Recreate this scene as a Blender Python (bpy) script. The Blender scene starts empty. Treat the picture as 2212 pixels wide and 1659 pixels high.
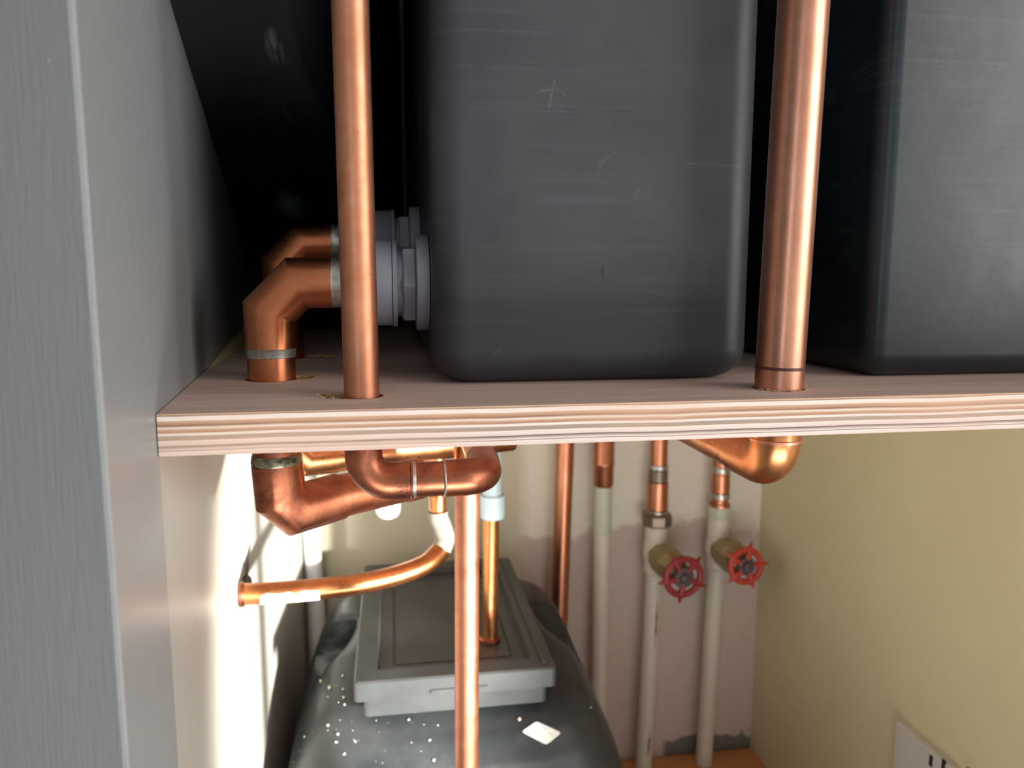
import bpy, math, random
from mathutils import Vector, Matrix
from mathutils.bvhtree import BVHTree

S = bpy.context.scene
COL = S.collection
random.seed(7)
PI = math.pi
def lin(c):
    c = c / 255.0
    return c / 12.92 if c <= 0.04045 else ((c + 0.055) / 1.055) ** 2.4
def rgb(r, g, b): return (lin(r), lin(g), lin(b), 1.0)

# ------------------------------------------------------------------ camera
CZ = 0.93                                   # eye height above the cupboard floor
FPX = 1661.0
PITCH, YAW = math.atan(222 / FPX), math.radians(8.9)
FW = Vector((math.sin(YAW) * math.cos(PITCH), math.cos(YAW) * math.cos(PITCH), -math.sin(PITCH)))
RT = Vector((math.cos(YAW), -math.sin(YAW), 0))
UP = RT.cross(FW)
CAM = Vector((0, 0, CZ))
cd = bpy.data.cameras.new('camera'); cam = bpy.data.objects.new('camera', cd); COL.objects.link(cam)
cam.matrix_world = Matrix(((RT.x, UP.x, -FW.x, CAM.x), (RT.y, UP.y, -FW.y, CAM.y), (RT.z, UP.z, -FW.z, CAM.z), (0, 0, 0, 1)))
cd.sensor_width = 36; cd.lens = FPX / 2212 * 36; cd.clip_start = 0.01
cd.dof.use_dof = True; cd.dof.focus_distance = 0.50; cd.dof.aperture_fstop = 8.0
S.camera = cam

# ------------------------------------------------------------------ light and exposure
S.view_settings.view_transform = 'Standard'; S.view_settings.look = 'None'
S.view_settings.gamma = 1.0; S.view_settings.use_curve_mapping = False
S.view_settings.exposure = 0.0
W = bpy.data.worlds.new('world'); S.world = W; W.use_nodes = True
# soft daylight of the room: bright towards the window side on the right, dim behind the viewer and to the left
def world_light():
    n, l = W.node_tree.nodes, W.node_tree.links
    tc = n.new('ShaderNodeTexCoord'); bg = n['Background']
    dp = n.new('ShaderNodeVectorMath'); dp.operation = 'DOT_PRODUCT'; dp.inputs[1].default_value = Vector((0.93, -0.34, 0.12)).normalized()
    l.new(tc.outputs['Generated'], dp.inputs[0])
    r = n.new('ShaderNodeValToRGB'); e = r.color_ramp.elements; e.new(0.5)
    e[0].position, e[0].color = 0.30, (0.15, 0.148, 0.143, 1)
    e[1].position, e[1].color = 0.62, (0.42, 0.425, 0.425, 1)
    e[2].position, e[2].color = 1.0, (1.0, 0.98, 0.95, 1)
    mr = n.new('ShaderNodeMapRange'); mr.inputs[1].default_value = -1; mr.inputs[2].default_value = 1
    l.new(dp.outputs['Value'], mr.inputs[0]); l.new(mr.outputs[0], r.inputs[0]); l.new(r.outputs[0], bg.inputs[0])
    bg.inputs[1].default_value = 1.0
world_light()
def aim(o, target):
    o.rotation_euler = (Vector(target) - o.location).to_track_quat('-Z', 'Y').to_euler()
def area(name, loc, target, sx, sy, power, col, spread=180):
    l = bpy.data.lights.new(name, 'AREA'); l.shape = 'RECTANGLE'; l.size = sx; l.size_y = sy
    l.energy = power; l.color = col; l.spread = math.radians(spread)
    o = bpy.data.objects.new(name, l); COL.objects.link(o); o.location = loc; aim(o, target)
    return o
# the two windows of the room in front of the cupboard
area('window_light_right', (2.1, -0.95, CZ + 0.50), (0.0, 0.6, CZ - 0.1), 1.5, 1.4, 32, (1.0, 0.97, 0.93))
area('window_light_left', (-0.9, -2.2, CZ + 0.25), (0.4, 0.6, CZ), 0.28, 1.1, 3.8, (0.86, 0.93, 1.0))
# the sunlit floor of the room, which throws light up under the shelf
area('sunlit_floor_glow', (0.25, -0.55, 0.02), (0.25, -0.5, 1.0), 1.1, 0.7, 26, (1.0, 0.97, 0.93))
# low sunlight that comes in under the shelf from the right and lands on the left wall
sl = bpy.data.lights.new('low_sunlight', 'SPOT'); sl.energy = 900; sl.color = (1.0, 0.96, 0.86)
sl.spot_size = math.radians(24); sl.spot_blend = 0.5; sl.shadow_soft_size = 0.06
so = bpy.data.objects.new('low_sunlight', sl); COL.objects.link(so)
so.location = (0.85, -0.45, CZ - 0.32); aim(so, (-0.165, 0.93, CZ - 0.40)); so.scale = (0.66, 1.05, 1.0)

# ------------------------------------------------------------------ helpers: rays through the camera, meshes
def ray(px, py): return FW + RT * ((px - 1106) / FPX) + UP * ((829 - py) / FPX)
def PY(px, py, Y): r = ray(px, py); return CAM + r * (Y / r.y)
def PZ(px, py, Z): r = ray(px, py); return CAM + r * ((Z - CZ) / r.z)

class MB:
    def __init__(s): s.v = []; s.f = []; s.m = []
    def add(s, vs, fs, mi=0):
        b = len(s.v); s.v += [Vector(v) for v in vs]
        s.f += [tuple(i + b for i in f) for f in fs]; s.m += [mi] * len(fs); return s
    def loft(s, rings, closed=True, cap0=True, cap1=True, mi=0):
        n = len(rings[0]); vs = [p for r in rings for p in r]; fs = []
        for k in range(len(rings) - 1):
            for i in range(n if closed else n - 1):
                j = (i + 1) % n
                fs.append((k * n + i, k * n + j, (k + 1) * n + j, (k + 1) * n + i))
        if cap0: fs.append(tuple(range(n - 1, -1, -1)))
        if cap1: fs.append(tuple((len(rings) - 1) * n + i for i in range(n)))
        return s.add(vs, fs, mi)
    def tube(s, pts, r, seg=36, cap=True, mi=0):
        pts = [Vector(p) for p in pts]
        rs = r if isinstance(r, (list, tuple)) else [r] * len(pts)
        ds = [(pts[i + 1] - pts[i]).normalized() for i in range(len(pts) - 1)]
        u = ds[0].orthogonal().normalized(); v = ds[0].cross(u)
        offs = [u * math.cos(2 * PI * i / seg) + v * math.sin(2 * PI * i / seg) for i in range(seg)]
        rings = []
        for k, p in enumerate(pts):
            if k == 0: rings.append([p + o * rs[0] for o in offs]); continue
            if k == len(pts) - 1: rings.append([p + o * rs[k] for o in offs]); continue
            d0, d1 = ds[k - 1], ds[k]; n = (d0 + d1).normalized(); ring = []; no = []
            for o in offs:
                w = o - d0 * (o.dot(n) / d0.dot(n)); ring.append(p + w * rs[k])
                no.append((w - d1 * w.dot(d1)).normalized())
            offs = no; rings.append(ring)
        return s.loft(rings, cap0=cap, cap1=cap, mi=mi)
    def lathe(s, p0, d, prof, seg=40, rot=0, mi=0):
        p0 = Vector(p0); d = Vector(d).normalized(); u = d.orthogonal().normalized(); v = d.cross(u)
        rings = [[p0 + d * t + (u * math.cos(rot + 2 * PI * i / seg) + v * math.sin(rot + 2 * PI * i / seg)) * max(r, 1e-5) for i in range(seg)] for t, r in prof]
        return s.loft(rings, mi=mi)
    def box(s, a, b, mi=0):
        (x0, y0, z0), (x1, y1, z1) = a, b
        vs = [(x0, y0, z0), (x1, y0, z0), (x1, y1, z0), (x0, y1, z0), (x0, y0, z1), (x1, y0, z1), (x1, y1, z1), (x0, y1, z1)]
        return s.add(vs, [(3, 2, 1, 0), (4, 5, 6, 7), (0, 1, 5, 4), (1, 2, 6, 5), (2, 3, 7, 6), (3, 0, 4, 7)], mi)
    def build(s, name, mats, parent=None, smooth=35):
        me = bpy.data.meshes.new(name)
        off = Vector((0, 0, 0))
        p = parent
        while p is not None: off += p.location; p = p.parent
        me.from_pydata([v - off for v in s.v], [], s.f)
        for m in (mats if isinstance(mats, (list, tuple)) else [mats]): me.materials.append(m)
        me.polygons.foreach_set('material_index', s.m)
        me.validate(); me.update()
        import bmesh
        bm = bmesh.new(); bm.from_mesh(me); bmesh.ops.recalc_face_normals(bm, faces=bm.faces); bm.to_mesh(me); bm.free()
        if smooth:
            me.polygons.foreach_set('use_smooth', [True] * len(me.polygons))
            me.set_sharp_from_angle(angle=math.radians(smooth))
        o = bpy.data.objects.new(name, me); COL.objects.link(o)
        if parent: o.parent = parent
        return o

def fillet(pts, rad, n=10):
    pts = [Vector(p) for p in pts]; out = [pts[0]]
    for i in range(1, len(pts) - 1):
        a, b, c = pts[i - 1], pts[i], pts[i + 1]
        d0 = (b - a).normalized(); d1 = (c - b).normalized()
        ang = d0.angle(d1)
        if ang < 0.02: out.append(b); continue
        r = rad[i - 1] if isinstance(rad, (list, tuple)) else rad
        t = r * math.tan(ang / 2)
        q0 = b - d0 * t; q1 = b + d1 * t
        nrm = (d1 - d0 * d1.dot(d0)).normalized(); cen = q0 + nrm * r
        for k in range(n + 1):
            a_ = ang * k / n
            out.append(cen - nrm * r * math.cos(a_) + d0 * r * math.sin(a_))
    out.append(pts[-1]); return out
def smooth_path(pts, n=10):
    pts = [Vector(p) for p in pts]; P = [pts[0] * 2 - pts[1]] + pts + [pts[-1] * 2 - pts[-2]]; out = []
    for i in range(1, len(P) - 2):
        for k in range(n):
            t = k / n; a, b, c, d = P[i - 1:i + 3]
            out.append(0.5 * (2 * b + (c - a) * t + (2 * a - 5 * b + 4 * c - d) * t * t + (3 * b - a - 3 * c + d) * t ** 3))
    out.append(pts[-1]); return out
def rrect(cx, cy, hx, hy, r, z, n=8):
    r = max(min(r, hx, hy), 1e-4); out = []
    for sx, sy, a0 in ((1, 1, 0), (-1, 1, 90), (-1, -1, 180), (1, -1, 270)):
        for k in range(n + 1):
            a = math.radians(a0 + 90 * k / n)
            out.append(Vector((cx + sx * (hx - r) + r * math.cos(a), cy + sy * (hy - r) + r * math.sin(a), z)))
    return out
def rounded_tank(mb, x0, x1, y0, y1, z0, z1, r, rb, n=9, taper=0.0):
    cx, cy, hx, hy = (x0 + x1) / 2, (y0 + y1) / 2, (x1 - x0) / 2, (y1 - y0) / 2
    rings = []
    for k in range(n + 1):
        a = PI / 2 * k / n; ins = rb * (1 - math.sin(a)); rings.append(rrect(cx, cy, hx - ins, hy - ins, r - ins * 0.55, z0 + rb * (1 - math.cos(a))))
    for k in range(1, 9):
        t = k / 8; rings.append(rrect(cx, cy, hx + taper * t, hy + taper * t, r, z0 + rb + (z1 - rb * 2 - z0) * t))
    for k in range(1, n + 1):
        a = PI / 2 * k / n; ins = rb * (1 - math.cos(a)); rings.append(rrect(cx, cy, hx + taper - ins, hy + taper - ins, r - ins * 0.55, z1 - rb + rb * math.sin(a)))
    return mb.loft(rings)

def tag(o, label=None, cat=None, group=None, kind=None):
    if label: o['label'] = label
    if cat: o['category'] = cat
    if group: o['group'] = group
    if kind: o['kind'] = kind
    return o
def empty(name, loc, label, cat, group=None):
    o = bpy.data.objects.new(name, None); COL.objects.link(o); o.location = loc; o.empty_display_size = 0.02
    return tag(o, label, cat, group)
def structure(o): o['kind'] = 'structure'; return o

# ------------------------------------------------------------------ materials
class NT:
    def __init__(s, name):
        s.m = bpy.data.materials.new(name); s.m.use_nodes = True; s.t = s.m.node_tree; s.n = s.t.nodes
        s.b = s.n['Principled BSDF']; s.co = s.n.new('ShaderNodeTexCoord')
    def set(s, k, v):
        if isinstance(v, bpy.types.NodeSocket): s.t.links.new(v, s.b.inputs[k])
        else: s.b.inputs[k].default_value = v
    def coord(s, scale=(1, 1, 1), rot=(0, 0, 0), loc=(0, 0, 0)):
        mp = s.n.new('ShaderNodeMapping'); mp.inputs['Scale'].default_value = scale; mp.inputs['Rotation'].default_value = rot; mp.inputs['Location'].default_value = loc
        s.t.links.new(s.co.outputs['Object'], mp.inputs[0]); return mp.outputs[0]
    def noise(s, vec, scale, detail=4, rough=0.55, dist=0.0):
        t = s.n.new('ShaderNodeTexNoise'); t.inputs['Scale'].default_value = scale; t.inputs['Detail'].default_value = detail
        t.inputs['Roughness'].default_value = rough; t.inputs['Distortion'].default_value = dist
        s.t.links.new(vec, t.inputs['Vector']); return t.outputs['Fac']
    def ramp(s, fac, stops, interp='LINEAR'):
        r = s.n.new('ShaderNodeValToRGB'); r.color_ramp.interpolation = interp
        e = r.color_ramp.elements
        while len(e) < len(stops): e.new(0.5)
        for el, (p, c) in zip(e, stops):
            el.position = p; el.color = c if isinstance(c, tuple) else (c, c, c, 1)
        s.t.links.new(fac, r.inputs[0]); return r.outputs[0]
    def mix(s, fac, a, b, mode='MIX'):
        x = s.n.new('ShaderNodeMix'); x.data_type = 'RGBA'; x.blend_type = mode
        for k, v in ((0, fac), (6, a), (7, b)):
            if isinstance(v, bpy.types.NodeSocket): s.t.links.new(v, x.inputs[k])
            else: x.inputs[k].default_value = v
        return x.outputs[2]
    def math(s, op, a, b=0.0, c=None):
        x = s.n.new('ShaderNodeMath'); x.operation = op
        for k, v in enumerate((a, b) if c is None else (a, b, c)):
            if isinstance(v, bpy.types.NodeSocket): s.t.links.new(v, x.inputs[k])
            else: x.inputs[k].default_value = v
        return x.outputs[0]
    def sep(s, vec):
        x = s.n.new('ShaderNodeSeparateXYZ'); s.t.links.new(vec, x.inputs[0]); return x.outputs
    def bump(s, h, strength=0.2, dist=0.001, prev=None):
        x = s.n.new('ShaderNodeBump'); x.inputs['Strength'].default_value = strength; x.inputs['Distance'].default_value = dist
        s.t.links.new(h, x.inputs['Height'])
        if prev: s.t.links.new(prev, x.inputs['Normal'])
        s.t.links.new(x.outputs[0], s.b.inputs['Normal']); return x.outputs[0]

def copper(name, c1, c2, dark, rough=(0.22, 0.42), stain=0.62, drag=(1, 1, 0.12), metal=1.0):
    k = NT(name); v = k.coord(); vd = k.coord(drag)
    n1 = k.noise(v, 55, 5, 0.6); n2 = k.noise(vd, 420, 3, 0.6); n3 = k.noise(v, 24, 6, 0.7, 0.6)
    c = k.mix(k.ramp(n1, [(0.3, 0), (0.7, 1)]), c1, c2)
    c = k.mix(k.math('MULTIPLY', k.ramp(n3, [(stain, 0), (stain + 0.14, 1)]), 0.6), c, dark)
    c = k.mix(0.25, c, k.ramp(n2, [(0.2, 0.75), (0.8, 1.0)]), 'MULTIPLY')
    k.set('Base Color', c); k.set('Metallic', metal)
    k.set('Roughness', k.ramp(n3, [(0.3, rough[0]), (0.7, rough[1])]))
    k.bump(n2, 0.03, 0.0004)
    return k.m
M_riser = copper('copper_riser', rgb(214, 150, 118), rgb(196, 128, 94), rgb(118, 80, 52), (0.34, 0.50), 0.56)
M_riser2 = copper('copper_bright_riser', rgb(228, 168, 142), rgb(218, 152, 122), rgb(160, 106, 74), (0.28, 0.38), 0.68)
M_elbow = copper('copper_elbow', rgb(220, 140, 100), rgb(204, 124, 84), rgb(120, 66, 40), (0.24, 0.36), 0.72)
M_brown = copper('copper_tarnished', rgb(182, 116, 86), rgb(150, 86, 64), rgb(92, 54, 48), (0.28, 0.46), 0.46)
M_orange = copper('copper_lacquered', rgb(212, 146, 98), rgb(196, 126, 80), rgb(140, 88, 56), (0.22, 0.34), 0.66)
M_drop = copper('copper_matte', rgb(182, 124, 98), rgb(160, 102, 80), rgb(112, 70, 56), (0.38, 0.5), 0.60)
M_red = copper('copper_reddish', rgb(206, 142, 110), rgb(190, 122, 92), rgb(110, 62, 44), (0.30, 0.42), 0.64)

def solder(name='tinned_solder', a=(206, 206, 202), b=(150, 148, 142)):
    k = NT(name); n = k.noise(k.coord(), 160, 4, 0.6)
    k.set('Base Color', k.mix(k.ramp(n, [(0.35, 0), (0.65, 1)]), rgb(*a), rgb(*b))); k.set('Metallic', 0.9)
    k.set('Roughness', k.ramp(n, [(0.3, 0.28), (0.7, 0.5)])); k.bump(n, 0.25, 0.0008)
    return k.m
M_solder = solder()
M_flux = solder('dark_flux', (150, 150, 128), (70, 66, 56))

def plain(name, col, rough=0.5, var=0.12, scale=60, bump=0.08, bscale=300, spec=0.5, metal=0.0):
    k = NT(name); n = k.noise(k.coord(), scale, 4, 0.6); d = tuple(x * (1 - var) for x in col[:3]) + (1,)
    k.set('Base Color', k.mix(n, col, d)); k.set('Roughness', rough); k.set('Specular IOR Level', spec); k.set('Metallic', metal)
    if bump: k.bump(k.noise(k.coord(), bscale, 3), bump, 0.0006)
    return k.m
M_grey = plain('grey_plastic', rgb(142, 145, 158), 0.42, 0.12, 40, 0.05)
M_white = plain('white_plastic', rgb(238, 242, 243), 0.35, 0.05)
M_blue = plain('pale_blue_plastic', rgb(190, 212, 222), 0.38, 0.08)
M_cream_pipe = plain('cream_painted_pipe', rgb(212, 206, 192), 0.45, 0.14, 40, 0.15, 150)
M_green_pipe = plain('pale_green_painted_pipe', rgb(198, 202, 180), 0.45, 0.14, 60, 0.2, 150)
M_olive = plain('old_brass', rgb(172, 158, 114), 0.38, 0.4, 45, 0.2, 160, 0.5, 0.45)
M_nut = plain('tarnished_nut', rgb(140, 124, 108), 0.36, 0.4, 50, 0.15, 160, 0.5, 0.6)
M_hub = plain('dark_iron', rgb(96, 86, 92), 0.5, 0.4, 90, 0.2, 200, 0.5, 0.4)
M_redp = plain('red_paint', rgb(196, 62, 48), 0.38, 0.3, 70, 0.1)
M_redd = plain('dark_red_paint', rgb(156, 44, 50), 0.38, 0.3, 70, 0.1)
M_wire = plain('dark_wire', rgb(70, 66, 58), 0.6)
M_slot = plain('black_slot', rgb(30, 30, 32), 0.6)
M_crumb = plain('plaster_crumb', rgb(226, 222, 206), 0.8)
M_shave = plain('pale_wood_shaving', rgb(214, 186, 140), 0.8, 0.3, 300)
M_mark = plain('stamped_mark', rgb(92, 52, 44), 0.5)
M_whitepaint = plain('white_paint_splash', rgb(236, 234, 226), 0.5, 0.08, 60, 0.2, 200)

def black_plastic(name, base, rough, dust, tint=(0.30, 0.31, 0.33, 1), scratch=True, marks=()):
    k = NT(name); v = k.coord()
    n1 = k.noise(v, 14, 5, 0.6); n2 = k.noise(v, 900, 2)
    c = k.mix(k.math('MULTIPLY', k.ramp(n1, [(0.35, 0), (0.75, 1)]), dust), base, tint)
    if scratch:
        for i, (sc, rot) in enumerate((((4, 4, 300), (0.0, 0.07, 0.02)), ((5, 5, 420), (0.0, -0.12, 0.0)), ((4, 4, 240), (0.0, 0.02, 0.0)))):
            f = k.ramp(k.noise(k.coord(sc, rot), 1.0, 2, 0.5), [(0.52, 0), (0.68, 1)])
            m = k.ramp(k.noise(k.coord(loc=(i * 3.1, 0, 0)), 13, 3), [(0.48, 0), (0.70, 1)])
            c = k.mix(k.math('MULTIPLY', k.math('MULTIPLY', f, m), 0.024), c, (0.5, 0.52, 0.58, 1))
    o = k.sep(v)
    for (x0, z0), (x1, z1), w, col, amt in marks:                      # single scratches and nicks: distance to a segment on the front face
        L2 = (x1 - x0) ** 2 + (z1 - z0) ** 2
        dx = k.math('SUBTRACT', o['X'], x0); dz = k.math('SUBTRACT', o['Z'], z0)
        t = k.math('MULTIPLY', k.math('ADD', k.math('MULTIPLY', dx, x1 - x0), k.math('MULTIPLY', dz, z1 - z0)), 1 / L2)
        t = k.math('MINIMUM', k.math('MAXIMUM', t, 0.0), 1.0)
        ex = k.math('SUBTRACT', dx, k.math('MULTIPLY', t, x1 - x0)); ez = k.math('SUBTRACT', dz, k.math('MULTIPLY', t, z1 - z0))
        d = k.math('SQRT', k.math('ADD', k.math('MULTIPLY', ex, ex), k.math('MULTIPLY', ez, ez)))
        f = k.ramp(k.math('DIVIDE', d, w), [(0.35, 1), (1.0, 0)])
        c = k.mix(k.math('MULTIPLY', k.math('MULTIPLY', f, k.ramp(k.noise(v, 220, 3), [(0.3, 0.1), (0.65, 1)])), amt * 0.75), c, col)
    k.set('Base Color', c); k.set('Roughness', k.ramp(n1, [(0.3, rough - 0.06), (0.7, rough + 0.08)])); k.set('Specular IOR Level', 0.5)
    b = k.bump(n2, 0.10, 0.0004); k.bump(k.noise(v, 30, 2), 0.12, 0.002, b)
    return k.m
def fr(px, py): p = PY(px, py, .497); return (p.x, p.z)
PALE = (0.34, 0.35, 0.38, 1)
MARKS_A = [(fr(1165, 196), fr(1206, 192), .0010, PALE, .16), (fr(1206, 192), fr(1222, 205), .0009, PALE, .10), (fr(1197, 175), fr(1186, 231), .0014, PALE, .13), (fr(1480, 352), fr(1607, 359), .0009, PALE, .13),
           (fr(1300, 350), fr(1290, 380), .0016, PALE, .10), (fr(1300, 350), fr(1330, 328), .0012, PALE, .08), (fr(1301, 578), fr(1303, 596), .0013, (.003, .003, .003, 1), .9),
           (fr(1312, 535), fr(1310, 590), .0010, PALE, .06), (fr(1058, 777), fr(1082, 750), .0016, PALE, .08), (fr(1370, 425), fr(1380, 410), .0014, PALE, .12)]
M_tankA = black_plastic('black_plastic_dusty', (0.027, 0.029, 0.035, 1), 0.46, 0.05, marks=MARKS_A)
M_tankB = black_plastic('black_plastic_blue', (0.008, 0.014, 0.018, 1), 0.32, 0.015)
M_tankD = black_plastic('black_plastic_low', (0.014, 0.018, 0.021, 1), 0.34, 0.06, (0.34, 0.34, 0.33, 1), False)
M_lid = black_plastic('grey_black_lid', (0.032, 0.036, 0.039, 1), 0.33, 0.09, (0.32, 0.31, 0.29, 1), False)

def mk_tankC():
    k = NT('black_plastic_streaked'); v = k.coord()
    n = k.noise(k.coord((70, 9, 9)), 1.0, 3); msk = k.noise(v, 11, 3)
    f = k.math('MULTIPLY', k.ramp(n, [(0.62, 0), (0.72, 1)]), k.ramp(msk, [(0.52, 0), (0.66, 1)]))
    o = k.sep(v); glint = PY(630, 446, .93)                                # faint bluish reflection painted low on the slanting face
    ex = k.math('MULTIPLY', k.math('SUBTRACT', o['X'], glint.x), 0.75); ez = k.math('SUBTRACT', o['Z'], glint.z)
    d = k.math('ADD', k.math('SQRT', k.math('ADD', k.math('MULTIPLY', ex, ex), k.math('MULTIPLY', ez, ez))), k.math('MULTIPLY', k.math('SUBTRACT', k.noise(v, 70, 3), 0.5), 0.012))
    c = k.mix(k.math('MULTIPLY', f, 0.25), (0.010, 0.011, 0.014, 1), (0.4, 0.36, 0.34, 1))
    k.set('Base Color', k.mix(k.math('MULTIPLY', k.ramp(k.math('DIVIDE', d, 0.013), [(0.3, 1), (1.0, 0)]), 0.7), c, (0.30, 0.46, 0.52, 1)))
    k.set('Roughness', 0.5); k.set('Specular IOR Level', 0.3); k.bump(k.noise(v, 20, 2), 0.1, 0.002); return k.m
M_tankC = mk_tankC()

def mk_ply_face():
    k = NT('plywood_face'); g = k.noise(k.coord((6, 160, 6)), 1.0, 5, 0.6, 0.4); b = k.noise(k.coord((5, 16, 5)), 1.0, 4, 0.6)
    c = k.mix(k.ramp(g, [(0.3, 0), (0.7, 1)]), rgb(226, 196, 182), rgb(198, 168, 155))
    c = k.mix(k.math('MULTIPLY', k.ramp(b, [(0.5, 0), (0.75, 1)]), 0.4), c, rgb(172, 150, 140))
    k.set('Base Color', c); k.set('Roughness', 0.62); k.bump(g, 0.15, 0.0006); return k.m
M_ply = mk_ply_face()
ST = CZ - 0.068; TH = 0.0222; SB = ST - TH
def mk_ply_edge():
    k = NT('plywood_edge'); v = k.coord(); o = k.sep(v)
    wob = k.noise(k.coord((7, 7, 1)), 1.0, 3); wob2 = k.noise(k.coord((26, 26, 60)), 1.0, 3)
    t = k.math('MULTIPLY_ADD', o['Z'], 1 / TH, -SB / TH)                       # 0 bottom .. 1 top
    t = k.math('ADD', t, k.math('MULTIPLY', k.math('SUBTRACT', wob, 0.5), 0.11))
    t = k.math('ADD', t, k.math('MULTIPLY', k.math('SUBTRACT', wob2, 0.5), 0.03))
    pale, pink, tan, gry, brn, drk = rgb(218, 203, 193), rgb(204, 184, 177), rgb(186, 150, 121), rgb(150, 133, 120), rgb(154, 112, 88), rgb(70, 50, 46)
    c = k.ramp(t, [(0.0, pink), (0.105, pale), (0.125, drk), (0.14, pale), (0.235, drk), (0.25, pink), (0.36, pale), (0.38, brn), (0.395, gry), (0.47, gry), (0.485, pale), (0.535, pale),
                   (0.55, brn), (0.63, tan), (0.645, pale), (0.70, tan), (0.715, drk), (0.73, brn), (0.82, tan), (0.84, pale), (0.93, pale), (0.955, drk), (0.97, tan)])
    fib = k.noise(k.coord((60, 60, 1500)), 1.0, 3, 0.6); c = k.mix(0.5, c, k.ramp(fib, [(0.25, 0.72), (0.7, 1.0)]), 'MULTIPLY')
    long = k.noise(k.coord((9, 9, 40)), 1.0, 3); c = k.mix(k.math('MULTIPLY', k.ramp(long, [(0.45, 0), (0.7, 1)]), 0.5), c, rgb(198, 160, 136))
    k.set('Base Color', c); k.set('Roughness', 0.7); k.bump(fib, 0.25, 0.0006); return k.m
M_edge = mk_ply_edge()
def mk_hole():
    k = NT('raw_drilled_wood'); n = k.noise(k.coord(), 320, 4, 0.65)
    k.set('Base Color', k.mix(k.ramp(n, [(0.35, 0), (0.65, 1)]), rgb(216, 178, 130), rgb(150, 108, 78))); k.set('Roughness', 0.8); k.bump(n, 0.6, 0.002); return k.m
M_hole = mk_hole()

def paint(name, col, rough, col2=None, brush=(1, 1, 1), bscale=30, bump=0.1, bdist=0.001, speck=0.0, spec=0.5):
    k = NT(name); v = k.coord(); n = k.noise(v, 6, 4, 0.55)
    c = k.mix(n, col, col2 or tuple(x * 0.88 for x in col[:3]) + (1,))
    if speck:
        sp = k.ramp(k.noise(k.coord((1, 1, 0.5)), 150, 2), [(0.77, 0), (0.80, 1)]); c = k.mix(k.math('MULTIPLY', sp, speck), c, (0.75, 0.74, 0.70, 1))
    k.set('Base Color', c); k.set('Roughness', rough); k.set('Specular IOR Level', spec)
    k.bump(k.noise(k.coord(brush), bscale, 4, 0.6), bump, bdist); return k.m
M_jamb = paint('grey_gloss_paint', rgb(150, 153, 154), 0.36, rgb(140, 143, 144), (9, 9, 1), 40, 0.35, 0.0012, 0.5)
M_low = paint('cream_wall_paint', rgb(180, 179, 173), 0.42, rgb(170, 168, 160), (4, 4, 1), 30, 0.2, 0.001, 0.0)
M_right = paint('yellowish_cream_paint', rgb(222, 217, 180), 0.55, rgb(210, 205, 166), (1, 1, 1), 25, 0.15, 0.0015)
M_ceil = paint('plain_ceiling', rgb(150, 150, 146), 0.8)
M_floor = paint('grey_floor', rgb(120, 114, 106), 0.8)
M_board = None
def mk_board():
    k = NT('orange_pine'); g = k.noise(k.coord((2.5, 42, 3)), 1.0, 5, 0.6, 0.6)
    c = k.mix(k.ramp(g, [(0.3, 0), (0.75, 1)]), rgb(214, 152, 96), rgb(178, 116, 66)); kn = k.ramp(k.noise(k.coord((8, 14, 1)), 3.2, 3), [(0.70, 0), (0.76, 1)])
    k.set('Base Color', k.mix(k.math('MULTIPLY', kn, 0.6), c, rgb(96, 58, 34))); k.set('Roughness', 0.5); k.bump(g, 0.1, 0.0006); return k.m
M_board = mk_board()
BY = 1.30
def mk_back():
    k = NT('back_wall_paint'); v = k.coord(); o = k.sep(v)
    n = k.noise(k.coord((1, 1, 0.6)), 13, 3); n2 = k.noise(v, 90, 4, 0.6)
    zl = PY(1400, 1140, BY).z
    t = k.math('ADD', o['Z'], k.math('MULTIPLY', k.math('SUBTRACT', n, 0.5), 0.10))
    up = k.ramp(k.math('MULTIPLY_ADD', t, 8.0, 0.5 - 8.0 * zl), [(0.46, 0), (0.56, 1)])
    plaster = k.mix(n2, rgb(202, 186, 176), rgb(188, 173, 164)); cream = k.mix(n2, rgb(234, 229, 214), rgb(222, 217, 202))  # light from below painted in: plaster is the shaded tone, cream the lit
    c = k.mix(up, plaster, cream)  # painted shaded tone (plaster) and lit tone (cream)
    # left half is an older olive-cream coat
    xl = k.ramp(k.math('MULTIPLY_ADD', o['X'], 8.0, 0.5 - 8.0 * PY(1130, 1200, BY).x), [(0.40, 1), (0.60, 0)])
    c = k.mix(xl, c, k.mix(n2, rgb(206, 200, 178), rgb(192, 186, 164)))
    # bare grey patches left at the foot of the wall
    zb = PY(1500, 1590, BY).z
    pn = k.noise(k.coord((1, 1, 1.2)), 22, 4, 0.6)
    g = k.ramp(k.math('MULTIPLY_ADD', k.math('ADD', o['Z'], k.math('MULTIPLY', k.math('SUBTRACT', pn, 0.5), 0.07)), 20.0, 0.5 - 20.0 * zb), [(0.44, 1), (0.52, 0)])
    gx = k.ramp(k.math('MULTIPLY_ADD', o['X'], 8.0, 0.5 - 8.0 * PY(1440, 1590, BY).x), [(0.42, 0), (0.5, 1)])
    c = k.mix(k.math('MULTIPLY', g, gx), c, rgb(112, 108, 100))
    k.set('Base Color', c); k.set('Roughness', 0.6); k.bump(n2, 0.15, 0.001); return k.m
M_back = mk_back()

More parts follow.
